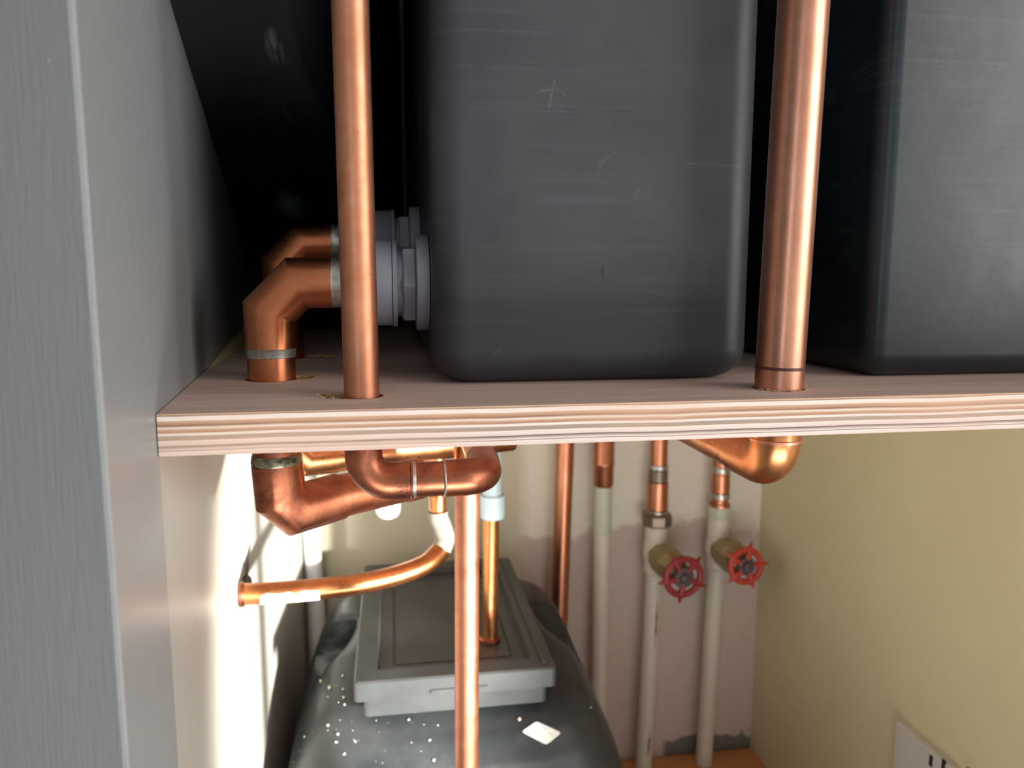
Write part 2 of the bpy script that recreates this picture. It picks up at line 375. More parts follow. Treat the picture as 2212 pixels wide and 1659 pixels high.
# ------------------------------------------------------------------ the setting
WA, WB = PZ(335, 895, ST), PZ(515, 735, ST)
WD = Vector((WB.x - WA.x, WB.y - WA.y, 0)); WD /= WD.y                    # left wall: x changes by WD.x per metre of depth
def WX(y): return WA.x + WD.x * (y - WA.y)
WN = Vector((0, 0, 1)).cross(WD)
def WP(px, py):                                                           # where a line of sight meets the left wall
    r = ray(px, py); return CAM + r * ((WA - CAM).dot(WN) / r.dot(WN))
ZT = CZ + 0.62; XR = 0.672; YF = 0.312
mb = MB(); bev = 0.0022
YO = YF + 0.50
prof = [(-0.75, YO), (WX(YF) - bev, YF + .0010), (WX(YF) - bev * 0.25, YF + bev * 0.3), (WX(YF), YF + bev), (WX(0.418), 0.418), (WX(BY + .03), BY + 0.03)]
zs = [0.0, SB - 0.0005, ZT]
vs = [(x, y, z) for z in zs for x, y in prof]; n = len(prof)
for k in range(2):
    for i in range(n - 1):
        mb.add([vs[k * n + i], vs[k * n + i + 1], vs[(k + 1) * n + i + 1], vs[(k + 1) * n + i]], [(0, 1, 2, 3)], 1 if (k == 0 and i == n - 2) else 0)
bk = [(-0.75, BY + 0.03), (-0.75, YO)]
mb.add([(x, y, z) for z in (0, ZT) for x, y in [(prof[-1][0], BY + .03), bk[0], bk[1]]], [(0, 1, 4, 3), (1, 2, 5, 4)], 0)
mb.add([(x, y, ZT) for x, y in prof] + [(-.75, BY + .03, ZT)], [tuple(range(n + 1))], 0)
mb.add([(x, y, 0) for x, y in prof] + [(-.75, BY + .03, 0)], [tuple(range(n, -1, -1))], 0)
import bmesh
wl = mb.build('wall_left', [M_jamb, M_low]); structure(wl)
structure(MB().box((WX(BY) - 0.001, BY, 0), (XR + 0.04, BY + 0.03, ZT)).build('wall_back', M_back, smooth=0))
structure(MB().box((XR, 0.36, 0), (XR + 0.04, BY, ZT)).build('wall_right', M_right, smooth=0))
structure(MB().box((-0.75, 0.30, -0.03), (XR + 0.04, BY + 0.03, 0)).build('floor', M_floor, smooth=0))
structure(MB().box((-0.75, 0.33, ZT), (XR + 0.04, BY + 0.03, ZT + 0.03)).build('ceiling', M_ceil, smooth=0))

bq = [(WX(.84) - .002, .84), (-.152, BY), (WX(BY) - .004, BY)]
structure(MB().loft([[Vector((x, y, z)) for x, y in bq] for z in (0.0, SB - .001)]).build('trim_1', M_low, smooth=0))

# ------------------------------------------------------------------ base board
BT = PY(1690, 1605, BY).z
bx1 = PY(1690, 1605, BY).x
mb = MB(); bb = BT - 0.024
poly = [(WX(0.70) + .002, 0.70), (bx1, 0.70), (bx1, BY - 0.003), (-.149, BY - 0.003)]
mb.loft([[Vector((x, y, z)) for x, y in poly] for z in (bb, BT - 0.002)] + [[Vector((x + (0.0015 if i in (0, 3) else -0.0015), y + (0.0015 if i < 2 else -0.0015), BT)) for i, (x, y) in enumerate(poly)]])
board = tag(mb.build('pine_board', M_board), 'orange pine board on the cupboard floor beneath the lower tank', 'board')
if bb > 0.002:
    bt = MB()
    for y in (0.75, 1.22): MB().box((0.0, y, 0), (bx1 - 0.02, y + 0.04, bb)).build('batten', M_board, board)

# ------------------------------------------------------------------ plywood shelf with drilled holes
RB = PZ(782, 855, ST); RA = PY(755, -40, RB.y)
def lean(b, a, z): t = (z - b.z) / (a.z - b.z); return b + (a - b) * t
QB = PZ(1682, 838, ST); QA = PY(1737, -10, QB.y)
E1 = PZ(588, 818, ST); E2 = PZ(618, 772, ST)
yb = BY - 0.004
out = [(WX(0.4138) + .0006, 0.4138), (XR - 0.002, 0.4138), (XR - 0.002, yb), (WX(yb) + 0.026, yb), (WX(0.95) + 0.015, 0.95), (WX(0.655) + 0.0008, 0.655)]
mb = MB(); ez = 0.0006
mb.loft([[Vector((x, y, SB)) for x, y in out], [Vector((x, y, ST)) for x, y in out]])
shelf = mb.build('plywood_shelf', [M_ply, M_edge, M_hole], smooth=0)
cuts = [(RB.x, RB.y, .0128), (RB.x - .0145, RB.y + .003, .0115), (RB.x - .008, RB.y + .002, .0118), (E1.x, E1.y, .0182), (E1.x + .017, E1.y + .006, .0115),
        (E2.x, E2.y, .0182), (E2.x + .022, E2.y + .004, .0125), (QB.x, QB.y, .0164)]
for i, (x, y, r) in enumerate(cuts):
    zc = ST - .0011 - .0002 * i if i in (1, 2, 4, 6) else SB - .01
    c = MB().lathe((x, y, zc), (0, 0, 1), [(0, r), (TH + .02, r)], 40).build('cutter', M_ply, smooth=0)
    md = shelf.modifiers.new('b', 'BOOLEAN'); md.operation = 'DIFFERENCE'; md.solver = 'EXACT'; md.object = c
    dg = bpy.context.evaluated_depsgraph_get(); me = bpy.data.meshes.new_from_object(shelf.evaluated_get(dg))
    shelf.modifiers.clear(); shelf.data = me; bpy.data.objects.remove(c, do_unlink=True)
shelf.data.materials.clear()
for m in (M_ply, M_edge, M_hole): shelf.data.materials.append(m)
for p in shelf.data.polygons:
    ctr = p.center
    if abs(p.normal.z) > 0.5: p.material_index = 2 if SB + .0004 < ctr.z < ST - .0004 else 0
    else: p.material_index = 1 if (ctr.y < 0.42 or ctr.x > XR - .01 or ctr.y > yb - .01 or p.area > 0.004) else 2
shelf.data.name = 'plywood_shelf'
tag(shelf, 'thick plywood shelf with layered front edge carrying the black tanks', 'shelf')

# loose shavings round the drilled holes
mb = MB()
def shaving(p, L, rad):
    a = random.uniform(0, 2 * PI); pts = []
    for i in range(7):
        t = i / 6; pts.append(p + Vector((math.cos(a + 2.2 * t) * L * t, math.sin(a + 2.2 * t) * L * t, rad + 0.35 * L * math.sin(PI * t) * random.uniform(.5, 1))))
    mb.tube(pts, rad, 6)
for i in range(20):
    a = random.uniform(-2.7, 0.5); shaving(Vector((QB.x + math.cos(a) * .0168, QB.y + math.sin(a) * .0168, ST)), random.uniform(.0015, .0045), .00026)
for i in range(26):
    a = random.uniform(0, 2 * PI); q = random.random() ** .5
    shaving(Vector((E2.x + .034 + math.cos(a) * .008 * q, E2.y - .002 + math.sin(a) * .012 * q, ST)), random.uniform(.002, .006), .0005)
for i in range(12):
    a = random.uniform(2.4, 4.6); shaving(Vector((RB.x - .0145 + math.cos(a) * .012, RB.y + .003 + math.sin(a) * .012, ST)), random.uniform(.0012, .003), .00024)
tag(mb.build('wood_shavings', M_shave), 'pale wood shavings scattered round the drilled holes in the shelf', 'shavings', kind='stuff')

# pale strip added to show light coming through the gap along the left wall
mb = MB(); rg = []
for k in range(13):
    t = k / 12; y = 0.640 + (0.93 - 0.640) * t; w = .0016 + .0105 * min(1, t * 1.5); h = .0006 + .0075 * min(1, t * 1.4); x = WX(y) + .0006
    rg.append([Vector((x, y, ST + .0002)), Vector((x + w, y, ST + .0002)), Vector((x + w * .8, y, ST + h * .7)), Vector((x, y, ST + h))])
tag(mb.loft(rg).build('gap_light_strip', plain('pale_yellow_gap_light', rgb(238, 214, 150), .6, .2, 120), smooth=0), 'thin pale yellow strip standing in for light through the gap along the left wall', 'painted light')

# ------------------------------------------------------------------ black tanks on the shelf
TAX = PY(924, 605, E1.y).x + 0.0005
TAR = PY(1603, 700, 0.52).x
tA = rounded_tank(MB(), TAX, TAR, 0.497, 1.24, ST + .0003, CZ + 0.46, 0.024, 0.021).build('water_tank', M_tankA)
tag(tA, 'dusty black plastic tank between the two copper risers, faint scratches on its front', 'tank', 'black plastic tanks on the shelf')
tBx = PY(1876, 600, 0.505).x - 0.004
tB = rounded_tank(MB(), tBx, XR - 0.006, 0.493, 1.24, ST + .0003, CZ + 0.46, 0.013, 0.016).build('water_tank', M_tankB)
tag(tB, 'blue-black glossy plastic tank right of the thicker copper riser', 'tank', 'black plastic tanks on the shelf')
# the tank against the left wall: its face leans far over the pipes
prof = [(1.13, ST - CZ + .0004), (1.115, -.02), (1.08, .035), (.99, .066), (.91, .087), (.79, .1175), (.70, .140), (.62, .157), (.54, .177), (.47, .197), (.435, .225), (.425, .27), (.425, .46), (1.24, .46), (1.24, ST - CZ + .0004)]
xr = -0.062
def tc_ring(x_of, ins):
    c = Vector((0, .95, CZ + .28)); r = []
    for y, z in prof:
        p = Vector((0, y, CZ + z)); d = (c - p).normalized() * ins; p += d; r.append(Vector((x_of(p.y), p.y, max(p.z, ST + .0004)))) 
    return r
xr_of = lambda y: xr + max(0, y - .62) * .137
rings = [tc_ring(lambda y: WX(y) + .0008, 0)] + [tc_ring(lambda y, k=k: xr_of(y) - .012 + .012 * math.sin(PI / 2 * k / 6), .012 * (1 - math.cos(PI / 2 * k / 6))) for k in range(7)]
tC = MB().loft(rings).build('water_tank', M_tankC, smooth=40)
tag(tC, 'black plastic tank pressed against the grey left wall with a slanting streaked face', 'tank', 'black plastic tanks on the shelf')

# ------------------------------------------------------------------ thin copper riser on the left, its elbows and drop pipe
RR = 0.0105
root = empty('copper_riser', (RB.x, RB.y, SB), 'thin copper riser left of the dusty tank, passing through an oversized hole in the shelf', 'pipe')
zA = PY(787, 1040, RB.y).z
px_ = lambda x, y=1040: PY(x, y, RB.y).x
jx1, jx2 = px_(890), px_(961)
top = lean(RB, RA, CZ + .60); btm = lean(RB, RA, zA + .021)
MB().tube([top, btm], RR).build('pipe', M_riser, root)
ER = 0.0114
c0 = Vector((btm.x, RB.y, zA))
el = MB().tube(fillet([(c0.x, c0.y, zA + .030), c0, (jx1, c0.y, zA)], .0165), ER)
el.lathe((jx1 - .0012, c0.y, zA), (1, 0, 0), [(0, ER), (.0006, ER + .0006), (.0012, ER + .0006), (.0018, ER)])
elb = el.build('elbow', M_brown, root)
MB().tube([(jx1 - .004, c0.y, zA), (jx2 + .004, c0.y, zA + .0002)], RR + .0002).build('coupling_pipe', M_brown, root)
MB().lathe((jx1, c0.y, zA), (1, 0, 0), [(0, RR), (.0002, ER + .0002), (.0012, ER), (.0024, RR + .0004)]).build('solder_joint', M_solder, root)
MB().lathe((jx2 - .0012, c0.y, zA), (1, 0, 0), [(0, RR), (.0004, ER), (.0010, ER + .0003), (.0016, ER)]).build('solder_joint', M_solder, root)
DX, DY = 0.0605, 0.632
ex = px_(1047)
MB().tube(fillet([(jx2, c0.y, zA), (ex, c0.y, zA + .0006), (ex + .003, c0.y + .04, zA + .001)], .0155, 14), ER).build('elbow', M_brown, root)
zr = zA + .004
MB().tube([(ex + .0025, c0.y + .03, zA + .001), (DX, DY - .018, zr)], RR).build('pipe', M_orange, root)
MB().tube(fillet([(DX - .0003, DY - .03, zr), (DX, DY, zr), (DX + .0003, DY, zr - .04)], .0155, 14), ER).build('elbow', M_orange, root)
low = PY(1008, 1655, DY)
MB().tube([(DX + .0003, DY, zr - .02), (low.x, DY, low.z), Vector((low.x, DY, low.z)) + (Vector((low.x, DY, low.z)) - Vector((DX, DY, zr))).normalized() * ((low.z - .001) / 1.0)], RR).build('drop_pipe', M_drop, root)

# stamped lettering on the first elbow's socket, each letter laid round the tube
def letter_mesh(ch, size):
    cu = bpy.data.curves.new('t', 'FONT'); cu.body = ch; cu.size = size; cu.extrude = .00012; cu.align_x = 'CENTER'; cu.align_y = 'CENTER'; cu.resolution_u = 3
    o = bpy.data.objects.new('t', cu); COL.objects.link(o); dg = bpy.context.evaluated_depsgraph_get()
    me = o.evaluated_get(dg).to_mesh(); d = [v.co.copy() for v in me.vertices], [tuple(p.vertices) for p in me.polygons]
    o.evaluated_get(dg).to_mesh_clear(); bpy.data.objects.remove(o, do_unlink=True); return d
def ring_text(mb, word, x, a0, step, size):
    for i, ch in enumerate(word):
        a = a0 + step * i; vs, fs = letter_mesh(ch, size)
        nrm = Vector((0, -math.cos(a), -math.sin(a))); run = Vector((0, math.sin(a), -math.cos(a)))     # reads downwards round the tube
        mb.add([Vector((x, c0.y, zA)) + nrm * (ER + v.z) + run * v.x + Vector((1, 0, 0)) * v.y for v in vs], fs)
mk = MB(); ring_text(mk, '15', jx1 - .0075, 0.10, .30, .0052); ring_text(mk, 'Yorcmera', jx1 - .0031, -0.25, .19, .0036)
tag(mk.build('stamped_marking', M_mark, elb, smooth=0), 'stamped number and lettering')

# ------------------------------------------------------------------ thick copper riser on the right
QR = 0.0152
root = empty('copper_riser', (QB.x, QB.y, SB), 'thicker pinkish copper riser standing in the shelf between the dusty tank and the blue-black tank', 'pipe')
zq = PY(1672, 1006, QB.y).z
qt, qb = lean(QB, QA, CZ + .60), lean(QB, QA, zq + .024)
MB().tube([qt, qb], QR).build('pipe', M_riser2, root)
hb = lean(QB, QA, ST + .0125); ht = lean(QB, QA, ST + .0145)
MB().lathe(hb, ht - hb, [(0, QR), (.0003, QR + .00025), (.0016, QR + .00025), (.0020, QR)]).build('flux_mark', M_mark, root)
qc = Vector((qb.x, QB.y, zq)); QE = 0.0160
MB().tube(fillet([qc + Vector((0, 0, .027)), qc, qc + Vector((-.002, .045, .0005))], .0185, 14), QE).build('elbow', M_orange, root)
MB().lathe(qc + Vector((0, 0, .0165)), (0, 0, 1), [(0, QE), (.0004, QE + .0007), (.0022, QE + .0007), (.0026, QE)]).build('elbow_rim', M_riser2, root)
MB().tube([qc + Vector((-.0018, .04, .0005)), (qc.x - .008, BY - .003, zq + .004)], QR).build('branch_pipe', M_orange, root)

# ------------------------------------------------------------------ the two tank outlets: pipe, mitred elbow, plastic connector
FR, FE = 0.0164, 0.0174
def outlet(E, zh, axx, label, shelfrun, xend, matA):
    root = empty('outlet_pipe', (E.x, E.y, SB), label, 'pipe', 'copper outlet pipes from the dusty tank')
    v0 = Vector((E.x, E.y, ST - .010)); ang = FE * 1.12
    a = Vector((E.x, E.y, zh - ang)); b = Vector((E.x + ang, E.y, zh)); xs = E.x + ang + .024
    MB().tube([v0, Vector((E.x, E.y, zh - ang - .018))], FR).build('pipe', matA, root)
    eb = MB().tube([(E.x, E.y, zh - ang - .0255), a, b, (xs, E.y, zh)], FE, 44).build('elbow', M_elbow, root, smooth=25)
    MB().lathe((E.x, E.y, zh - ang - .0255), (0, 0, -1), [(-.0005, FR), (0, FE), (.0012, FR + .0006), (.0060, FR + .0003), (.0066, FR - .0002)]).build('solder_joint', M_solder, root)
    MB().lathe((xs, E.y, zh), (1, 0, 0), [(-.0005, FR), (0, FE), (.0010, FR + .0007), (.0075, FR + .0003), (.0080, FR - .0002)]).build('solder_joint', M_solder, root)
    MB().tube([(xs - .005, E.y, zh), (XC - .0004, E.y, zh)], FR).build('pipe', M_elbow, root)
    return root
XC = PY(790, 610, E1.y).x
zh1 = PY(700, 611, E1.y).z; zh2 = PY(700, 527, E2.y).z
X2 = PY(800, 527, E2.y).x
o1 = outlet(E1, zh1, 0, 'nearer copper outlet pipe with mitred elbow and solder bands, dropping through the shelf', 0, XC, M_elbow)
o2 = outlet(E2, zh2, 0, 'farther copper outlet pipe with mitred elbow, half hidden behind the nearer one', 0, X2, M_elbow)
# below the shelf: nearer run (tarnished) and farther run (bright)
z1 = PY(640, 1098, E1.y).z
g1 = PY(640, 1098, E1.y); g1.z = z1; g1.x = E1.x + .0035
h1 = PY(820, 1056, 0.605); h1.z = z1
dr = (h1 - g1); dr.z = 0
end1 = g1 + dr * 1.42
MB().tube([(E1.x, E1.y, ST - .012), (E1.x + .001, E1.y, CZ - .131)], FR).build('pipe', M_brown, o1)
MB().tube([(E1.x + .001, E1.y, CZ - .1285), (E1.x + .0025, E1.y, z1 + .009), g1 + dr.normalized() * .010 + Vector((0, 0, -.002)), g1 + dr * .55], FE + .0004, 44).build('elbow', M_brown, o1, smooth=25)
MB().lathe((E1.x + .001, E1.y, CZ - .1215), (0, 0, -1), [(0, FR + .0004), (.002, FR + .0009), (.0060, FE + .0006), (.0072, FE + .0002)]).build('solder_joint', M_flux, o1)
MB().tube([g1 + dr * .5, end1], FR).build('branch_pipe', M_brown, o1)
MB().lathe(end1 - dr.normalized() * .010, dr, [(0, FE), (.014, FE), (.018, FE * .8), (.019, FE * .3)]).build('end_cap', M_brown, o1)
g2 = Vector((E2.x, E2.y, PY(660, 990, E2.y).z)); h2 = PY(1085, 955, 0.775); h2.z = g2.z + .002
MB().tube([(E2.x, E2.y, ST - .012), (E2.x, E2.y, g2.z + .02)], FR).build('pipe', M_orange, o2)
d2 = (h2 - g2).normalized()
MB().tube([(E2.x, E2.y, SB - .006), (E2.x, E2.y, g2.z + .016), g2 + d2 * .016, g2 + d2 * .042], FE, 44).build('elbow', M_orange, o2, smooth=25)
MB().tube([g2 + d2 * .03, h2 + d2 * .01], FR).build('branch_pipe', M_orange, o2)

def connector(x0, y, z, label):
    root = empty('tank_connector', (x0, y, z), label, 'pipe fitting', 'grey tank connectors')
    X = Vector((1, 0, 0)); p = Vector((x0, y, z))
    mm = 0.034 / (TAX - x0) if False else 1
    L = TAX - x0
    def xx(px): return PY(px, 610, E1.y).x - XC
    MB().lathe(p, X, [(0, FR + .001), (0, .0262), (.002, .0296), (xx(846), .0300), (xx(847), .0298)], 56).build('body', M_grey, root)
    MB().lathe(p + X * xx(847), X, [(0, .0285), (0.0005, .0308), (xx(857) - xx(847), .0308), (xx(858) - xx(847), .027)], 56).build('collar', M_grey, root)
    MB().lathe(p + X * xx(858), X, [(0, .0235), (.007, .0235)], 40).build('neck', M_grey, root)
    n_ = MB().lathe(p + X * xx(868), X, [(0, .0268), (.0012, .0284), (.0085, .0284), (.0095, .0272), (.0125, .0272)], 6, 0.35)
    for i in range(6):
        a = 0.35 + PI / 6 + i * PI / 3
    n_.build('nut', M_grey, root, smooth=20)
    MB().lathe(p + X * (xx(897)), X, [(0, .0300), (.0006, .0334), (xx(921) - xx(897), .0336), (xx(924) - xx(897), .0330)], 64).build('flange', M_grey, root)
    return root
k1 = connector(XC, E1.y, zh1, 'nearer grey plastic connector screwed into the side of the dusty tank')
off = Vector((0, E2.y - E1.y, zh2 - zh1))
k2 = k1.copy(); COL.objects.link(k2); k2.location = k1.location + off
k2['label'] = 'farther grey plastic connector peeking out above and behind the nearer one'
for ch in list(k1.children):
    c = ch.copy(); COL.objects.link(c); c.parent = k2

# ------------------------------------------------------------------ copper pipe that comes out of the left wall and curls up under the shelf
wp = WP(515, 1284); root = empty('curved_pipe', (wp.x, wp.y, wp.z), 'bright copper pipe leaving the left wall and curling upward under the shelf', 'pipe')
Yc = wp.y
path = smooth_path([Vector((wp.x + .0012, wp.y, wp.z)), PY(640, 1276, Yc + .005), PY(770, 1262, Yc + .012), PY(860, 1242, Yc + .025), PY(920, 1218, Yc + .04), PY(953, 1188, Yc + .055)], 8)
MB().tube(path, .0110).build('pipe', M_orange, root)
p2 = smooth_path([PY(953, 1188, Yc + .055), PY(961, 1163, Yc + .06), PY(955, 1138, Yc + .063), PY(947, 1118, Yc + .065), PY(946, 1104, Yc + .065)], 8)
MB().tube(p2, .0112).build('painted_bend', plain('grey_white_smeared_paint', rgb(126, 122, 114), .3, .3, 50, .2, 150), root)
fp = PY(946, 1108, Yc + .065)
MB().lathe(fp, (0, 0, 1), [(0, .008), (.003, .0098), (.005, .0100), (.021, .0100), (.022, .0088), (SB - fp.z - .0005, .0088)]).build('coupling', M_orange, root)
MB().lathe((wp.x - .0002, wp.y, wp.z), WN if WN.x > 0 else -WN, [(.001, .0125), (.003, .0128), (.006, .0122), (.0065, .011)]).build('wall_collar', M_brown, root)
# patch of spilt white paint on the pipe
pp = [path[i] for i in range(3, 12)]
spl = MB(); segs = 14; rg = []
for i, p in enumerate(pp):
    d = (pp[min(i + 1, len(pp) - 1)] - pp[max(i - 1, 0)]).normalized(); side = Vector((0, -1, 0)); side = (side - d * side.dot(d)).normalized(); dn = d.cross(side); dn = dn if dn.z < 0 else -dn
    top_a = 0.35 + 0.5 * math.sin(i * 2.3); rg.append([p + (side * math.cos(a) + dn * math.sin(a)) * .0114 for a in [(-.1 - .25 * abs(math.sin(i * 1.9))) + (1.7 - (-.1)) * j / segs for j in range(segs + 1)]])
spl.loft(rg, closed=False, cap0=False, cap1=False)
spl.build('paint_splash', M_whitepaint, root)
# wire that hangs down the wall to a clip above that pipe
cl = WP(524, 1243) + Vector((.004, 0, 0))
root = empty('hanging_wire', (cl.x, cl.y, cl.z), 'thin dark wire running down the left wall to a small clip on the curved pipe', 'wire')
wt = WP(538, 1085) + Vector((.0025, 0, 0))
wt2 = Vector((wt.x, wt.y, SB - .001))
MB().tube(smooth_path([wt2, wt, (wt + cl) / 2 + Vector((.001, 0, 0)), cl], 6), .0017, 10).build('wire', M_wire, root)
MB().lathe(cl + Vector((0, 0, -.019)), (0, 0, 1), [(0, .0035), (.006, .0042), (.012, .0058), (.016, .0050), (.019, .0022)], 16).build('clip', M_wire, root)

# ------------------------------------------------------------------ white pipes at the back
def vpipe(name, pa, pb, prof_fn, label, cat, group=None): pass
a, b = PY(671, 1120, 1.265), PY(679, 1245, 1.265)
dv = (b - a) / (b.z - a.z)
wpipe = MB().tube([a + dv * (SB - .001 - a.z), a + dv * (BT + .001 - a.z)], .0138).build('corner_pipe', M_white)
tag(wpipe, 'white plastic pipe standing in the back left corner behind the lower tank', 'pipe')
a = PY(838, 1094, 1.05)
root = empty('overflow_pipe', (a.x, a.y, SB), 'short white plastic overflow stub with a rounded end hanging behind the copper elbow', 'pipe')
MB().lathe((a.x, a.y, a.z - .017), (0, 0, 1), [(0, .002), (.001, .008), (.004, .0135), (.010, .0168), (.017, .0175), (.05, .0175), (.0505, .015), (SB - a.z + .0165, .015)]).build('pipe', M_white, root)
MB().tube([(a.x - .003, a.y + .004, a.z + .004), (a.x - .034, a.y + .01, a.z + .012)], [.0125, .0085]).build('side_spout', M_white, root)

# ------------------------------------------------------------------ lower tank
TX, TY = 0.070, 1.008
HZ = 0.483
keys = [(BT + .0005, .170, .200), (BT + .012, .190, .215), (.10, .202, .224), (.25, .216, .232), (.30, .216, .232), (.35, .204, .224), (.40, .184, .200), (.425, .171, .182), (.438, .161, .168), (.446, .150, .154), (.4505, .136, .140), (.452, .118, .126)]
def interp(z):
    for i in range(len(keys) - 1):
        z0, a0, b0 = keys[i]; z1_, a1, b1 = keys[i + 1]
        if z <= z1_:
            t = (z - z0) / (z1_ - z0); return a0 + (a1 - a0) * t, b0 + (b1 - b0) * t
    return keys[-1][1:]
def sstep(a, b, x): t = min(max((x - a) / (b - a), 0), 1); return t * t * (3 - 2 * t)
rings = []; NS = 320
zl = [BT + .0005, BT + .004, BT + .012] + [BT + .012 + (.30 - BT - .012) * i / 8 for i in range(1, 9)] + [.30 + (.4520 - .30) * i / 46 for i in range(1, 47)]
for z in zl:
    hx, hy = interp(z); r = []
    for i in range(NS):
        a_ = 2 * PI * i / NS; ca, sa = math.cos(a_), math.sin(a_); e = 2 / 5.2
        x = math.copysign(abs(ca) ** e, ca) * hx; y = math.copysign(abs(sa) ** e, sa) * hy
        w = math.exp(-((y - .030) / .034) ** 6) * sstep(.392, .400, z)
        if abs(x) > .126: x = math.copysign(abs(x) - (abs(x) - .126) * w, x)
        r.append(Vector((TX + x, TY + y, z + y * .11 * sstep(.30, .43, z))))
    rings.append(r)
body_mb = MB().loft(rings)
root = empty('lower_tank', (TX, TY, BT), 'rounded black plastic tank with a framed lid standing on the pine board under the shelf', 'tank')
bvh = BVHTree.FromPolygons([tuple(v) for v in body_mb.v], body_mb.f)
body = body_mb.build('body', M_tankD, root, smooth=50)
# lid: skirt in two steps, raised frame, sunken panel with a scored rectangle
LX = 0.066; lf, lb = PZ(960, 1460, HZ).y, 1.195
lcy, lhy, lhx = (lf + lb) / 2, (lb - lf) / 2, 0.1165
lid = MB()
def rr(hx, hy, z, r=.006): return rrect(LX, lcy, hx, hy, r, z, 5)
lid.loft([rr(lhx - .010, lhy - .008, .4365), rr(lhx - .010, lhy - .008, .459), rr(lhx, lhy, .4595), rr(lhx, lhy, HZ - .002, .006), rr(lhx - .002, lhy - .002, HZ),
          rr(lhx - .026, lhy - .026, HZ, .004), rr(lhx - .028, lhy - .028, HZ - .009, .003), rr(lhx - .044, lhy - .050, HZ - .009, .003), rr(lhx - .0445, lhy - .0505, HZ - .0112, .003),
          rr(lhx - .0470, lhy - .0530, HZ - .0112, .003), rr(lhx - .0475, lhy - .0535, HZ - .009, .003)])
# a narrow rail on top of the frame on each long side
for s in (1,):
    x = LX + s * (lhx - .013); lid.box((x - .0025, lf + .012, HZ - .001), (x + .0025, lb - .012, HZ + .0028))
lid.box((LX - .03, lf - .0022, HZ - .019), (LX + .035, lf + .001, HZ - .015))
lid.build('lid', M_lid, root)
def hit(px, py):
    r = bvh.ray_cast(CAM, ray(px, py).normalized()); return r[0], r[1]
# white sticker
q = [hit(*p) for p in ((1126, 1581), (1158, 1558), (1212, 1583), (1180, 1609))]
if all(a[0] for a in q):
    nrm = sum((a[1] for a in q), Vector()).normalized(); nrm = nrm if nrm.dot(FW) < 0 else -nrm
    p = [a[0] for a in q]; rd = []
    for i in range(4):
        A, B, C_ = p[i - 1], p[i], p[(i + 1) % 4]
        for k in range(6):
            t = k / 5; s0 = B + (A - B) * .14; s1 = B + (C_ - B) * .14
            rd.append((s0 * (1 - t) ** 2 + B * 2 * t * (1 - t) + s1 * t * t))
    def sticker_mat():
        k = NT('white_sticker'); v = k.coord((1, 1, 1), (0, 0, .55)); w = k.n.new('ShaderNodeTexWave'); w.inputs['Scale'].default_value = 42; w.bands_direction = 'Y'
        k.t.links.new(v, w.inputs[0]); nz = k.noise(v, 260, 2); f = k.math('MULTIPLY', k.ramp(w.outputs['Fac'], [(.6, 0), (.75, 1)]), k.ramp(nz, [(.45, 0), (.55, 1)]))
        k.set('Base Color', k.mix(k.math('MULTIPLY', f, .25), rgb(232, 232, 228), rgb(110, 110, 114))); k.set('Roughness', .5); return k.m
    MB().loft([[v + nrm * .0004 for v in rd], [v + nrm * .0022 for v in rd]]).build('sticker', sticker_mat(), root, smooth=0)
# crumbs of plaster that fell on the tank
cm = MB()
def crumb(px, py, r):
    p, n_ = hit(px, py)
    if p is None: return
    n_ = n_ if n_.dot(FW) < 0 else -n_
    r *= .75; c = p + n_ * r * 1.0; rg = []
    for k in range(1, 5):
        a_ = PI * k / 5; rg.append([c + Vector((math.cos(2 * PI * i / 7) * math.sin(a_), math.sin(2 * PI * i / 7) * math.sin(a_), math.cos(a_))) * r * random.uniform(.7, 1.0) for i in range(7)])
    cm.loft(rg)
for px, py, r in ((1121, 1554, .0034), (695, 1472, .0025), (714, 1487, .0033), (741, 1461, .0022), (742, 1490, .0022), (743, 1508, .0024), (745, 1523, .0018), (731, 1586, .002), (710, 1567, .002), (727, 1603, .0018),
                  (660, 1591, .0018), (745, 1628, .0018), (937, 1642, .0024), (928, 1599, .002), (883, 1555, .0016), (768, 1602, .0016), (1275, 1528, .0014)): crumb(px, py, r)
for i in range(40): crumb(random.uniform(630, 960), random.uniform(1480, 1655), random.uniform(.0004, .0009))
tag(cm.build('plaster_crumbs', M_crumb), 'white plaster crumbs sprinkled on the shoulder of the lower tank', 'crumbs', kind='stuff')

# copper pipe that drops into the lid, with a pale blue connector above
bp = PZ(1057, 1384, HZ - .009); a = PY(1062, 1030, bp.y)
root = empty('filler_pipe', (bp.x, bp.y, bp.z), 'copper pipe dropping into the lower tank lid, pale blue plastic fitting on top', 'pipe')
dv = (a - bp) / (a.z - bp.z)
def at(z): return bp + dv * (z - bp.z)
zc0, zc1, zc2 = PY(1066, 1118, bp.y).z, PY(1066, 1068, bp.y).z, SB - .0005
MB().tube([bp + Vector((0, 0, .0006)), at(zc0 + .004)], .0102).build('pipe', M_orange, root)
MB().lathe(bp + Vector((0, 0, .0004)), (0, 0, 1), [(0, .0135), (.004, .0135), (.006, .0108)]).build('lid_grommet', M_brown, root)
MB().lathe(at(zc0) + Vector((.002, 0, 0)), (0, 0, 1), [(0, .0138), (.001, .0150), (zc1 - zc0 - .001, .0155), (zc1 - zc0, .0148)]).build('collar', M_blue, root)
MB().lathe(at(zc1) + Vector((.001, 0, 0)), (0, 0, 1), [(0, .0118), (zc2 - zc1, .0118)]).build('sleeve', M_blue, root)

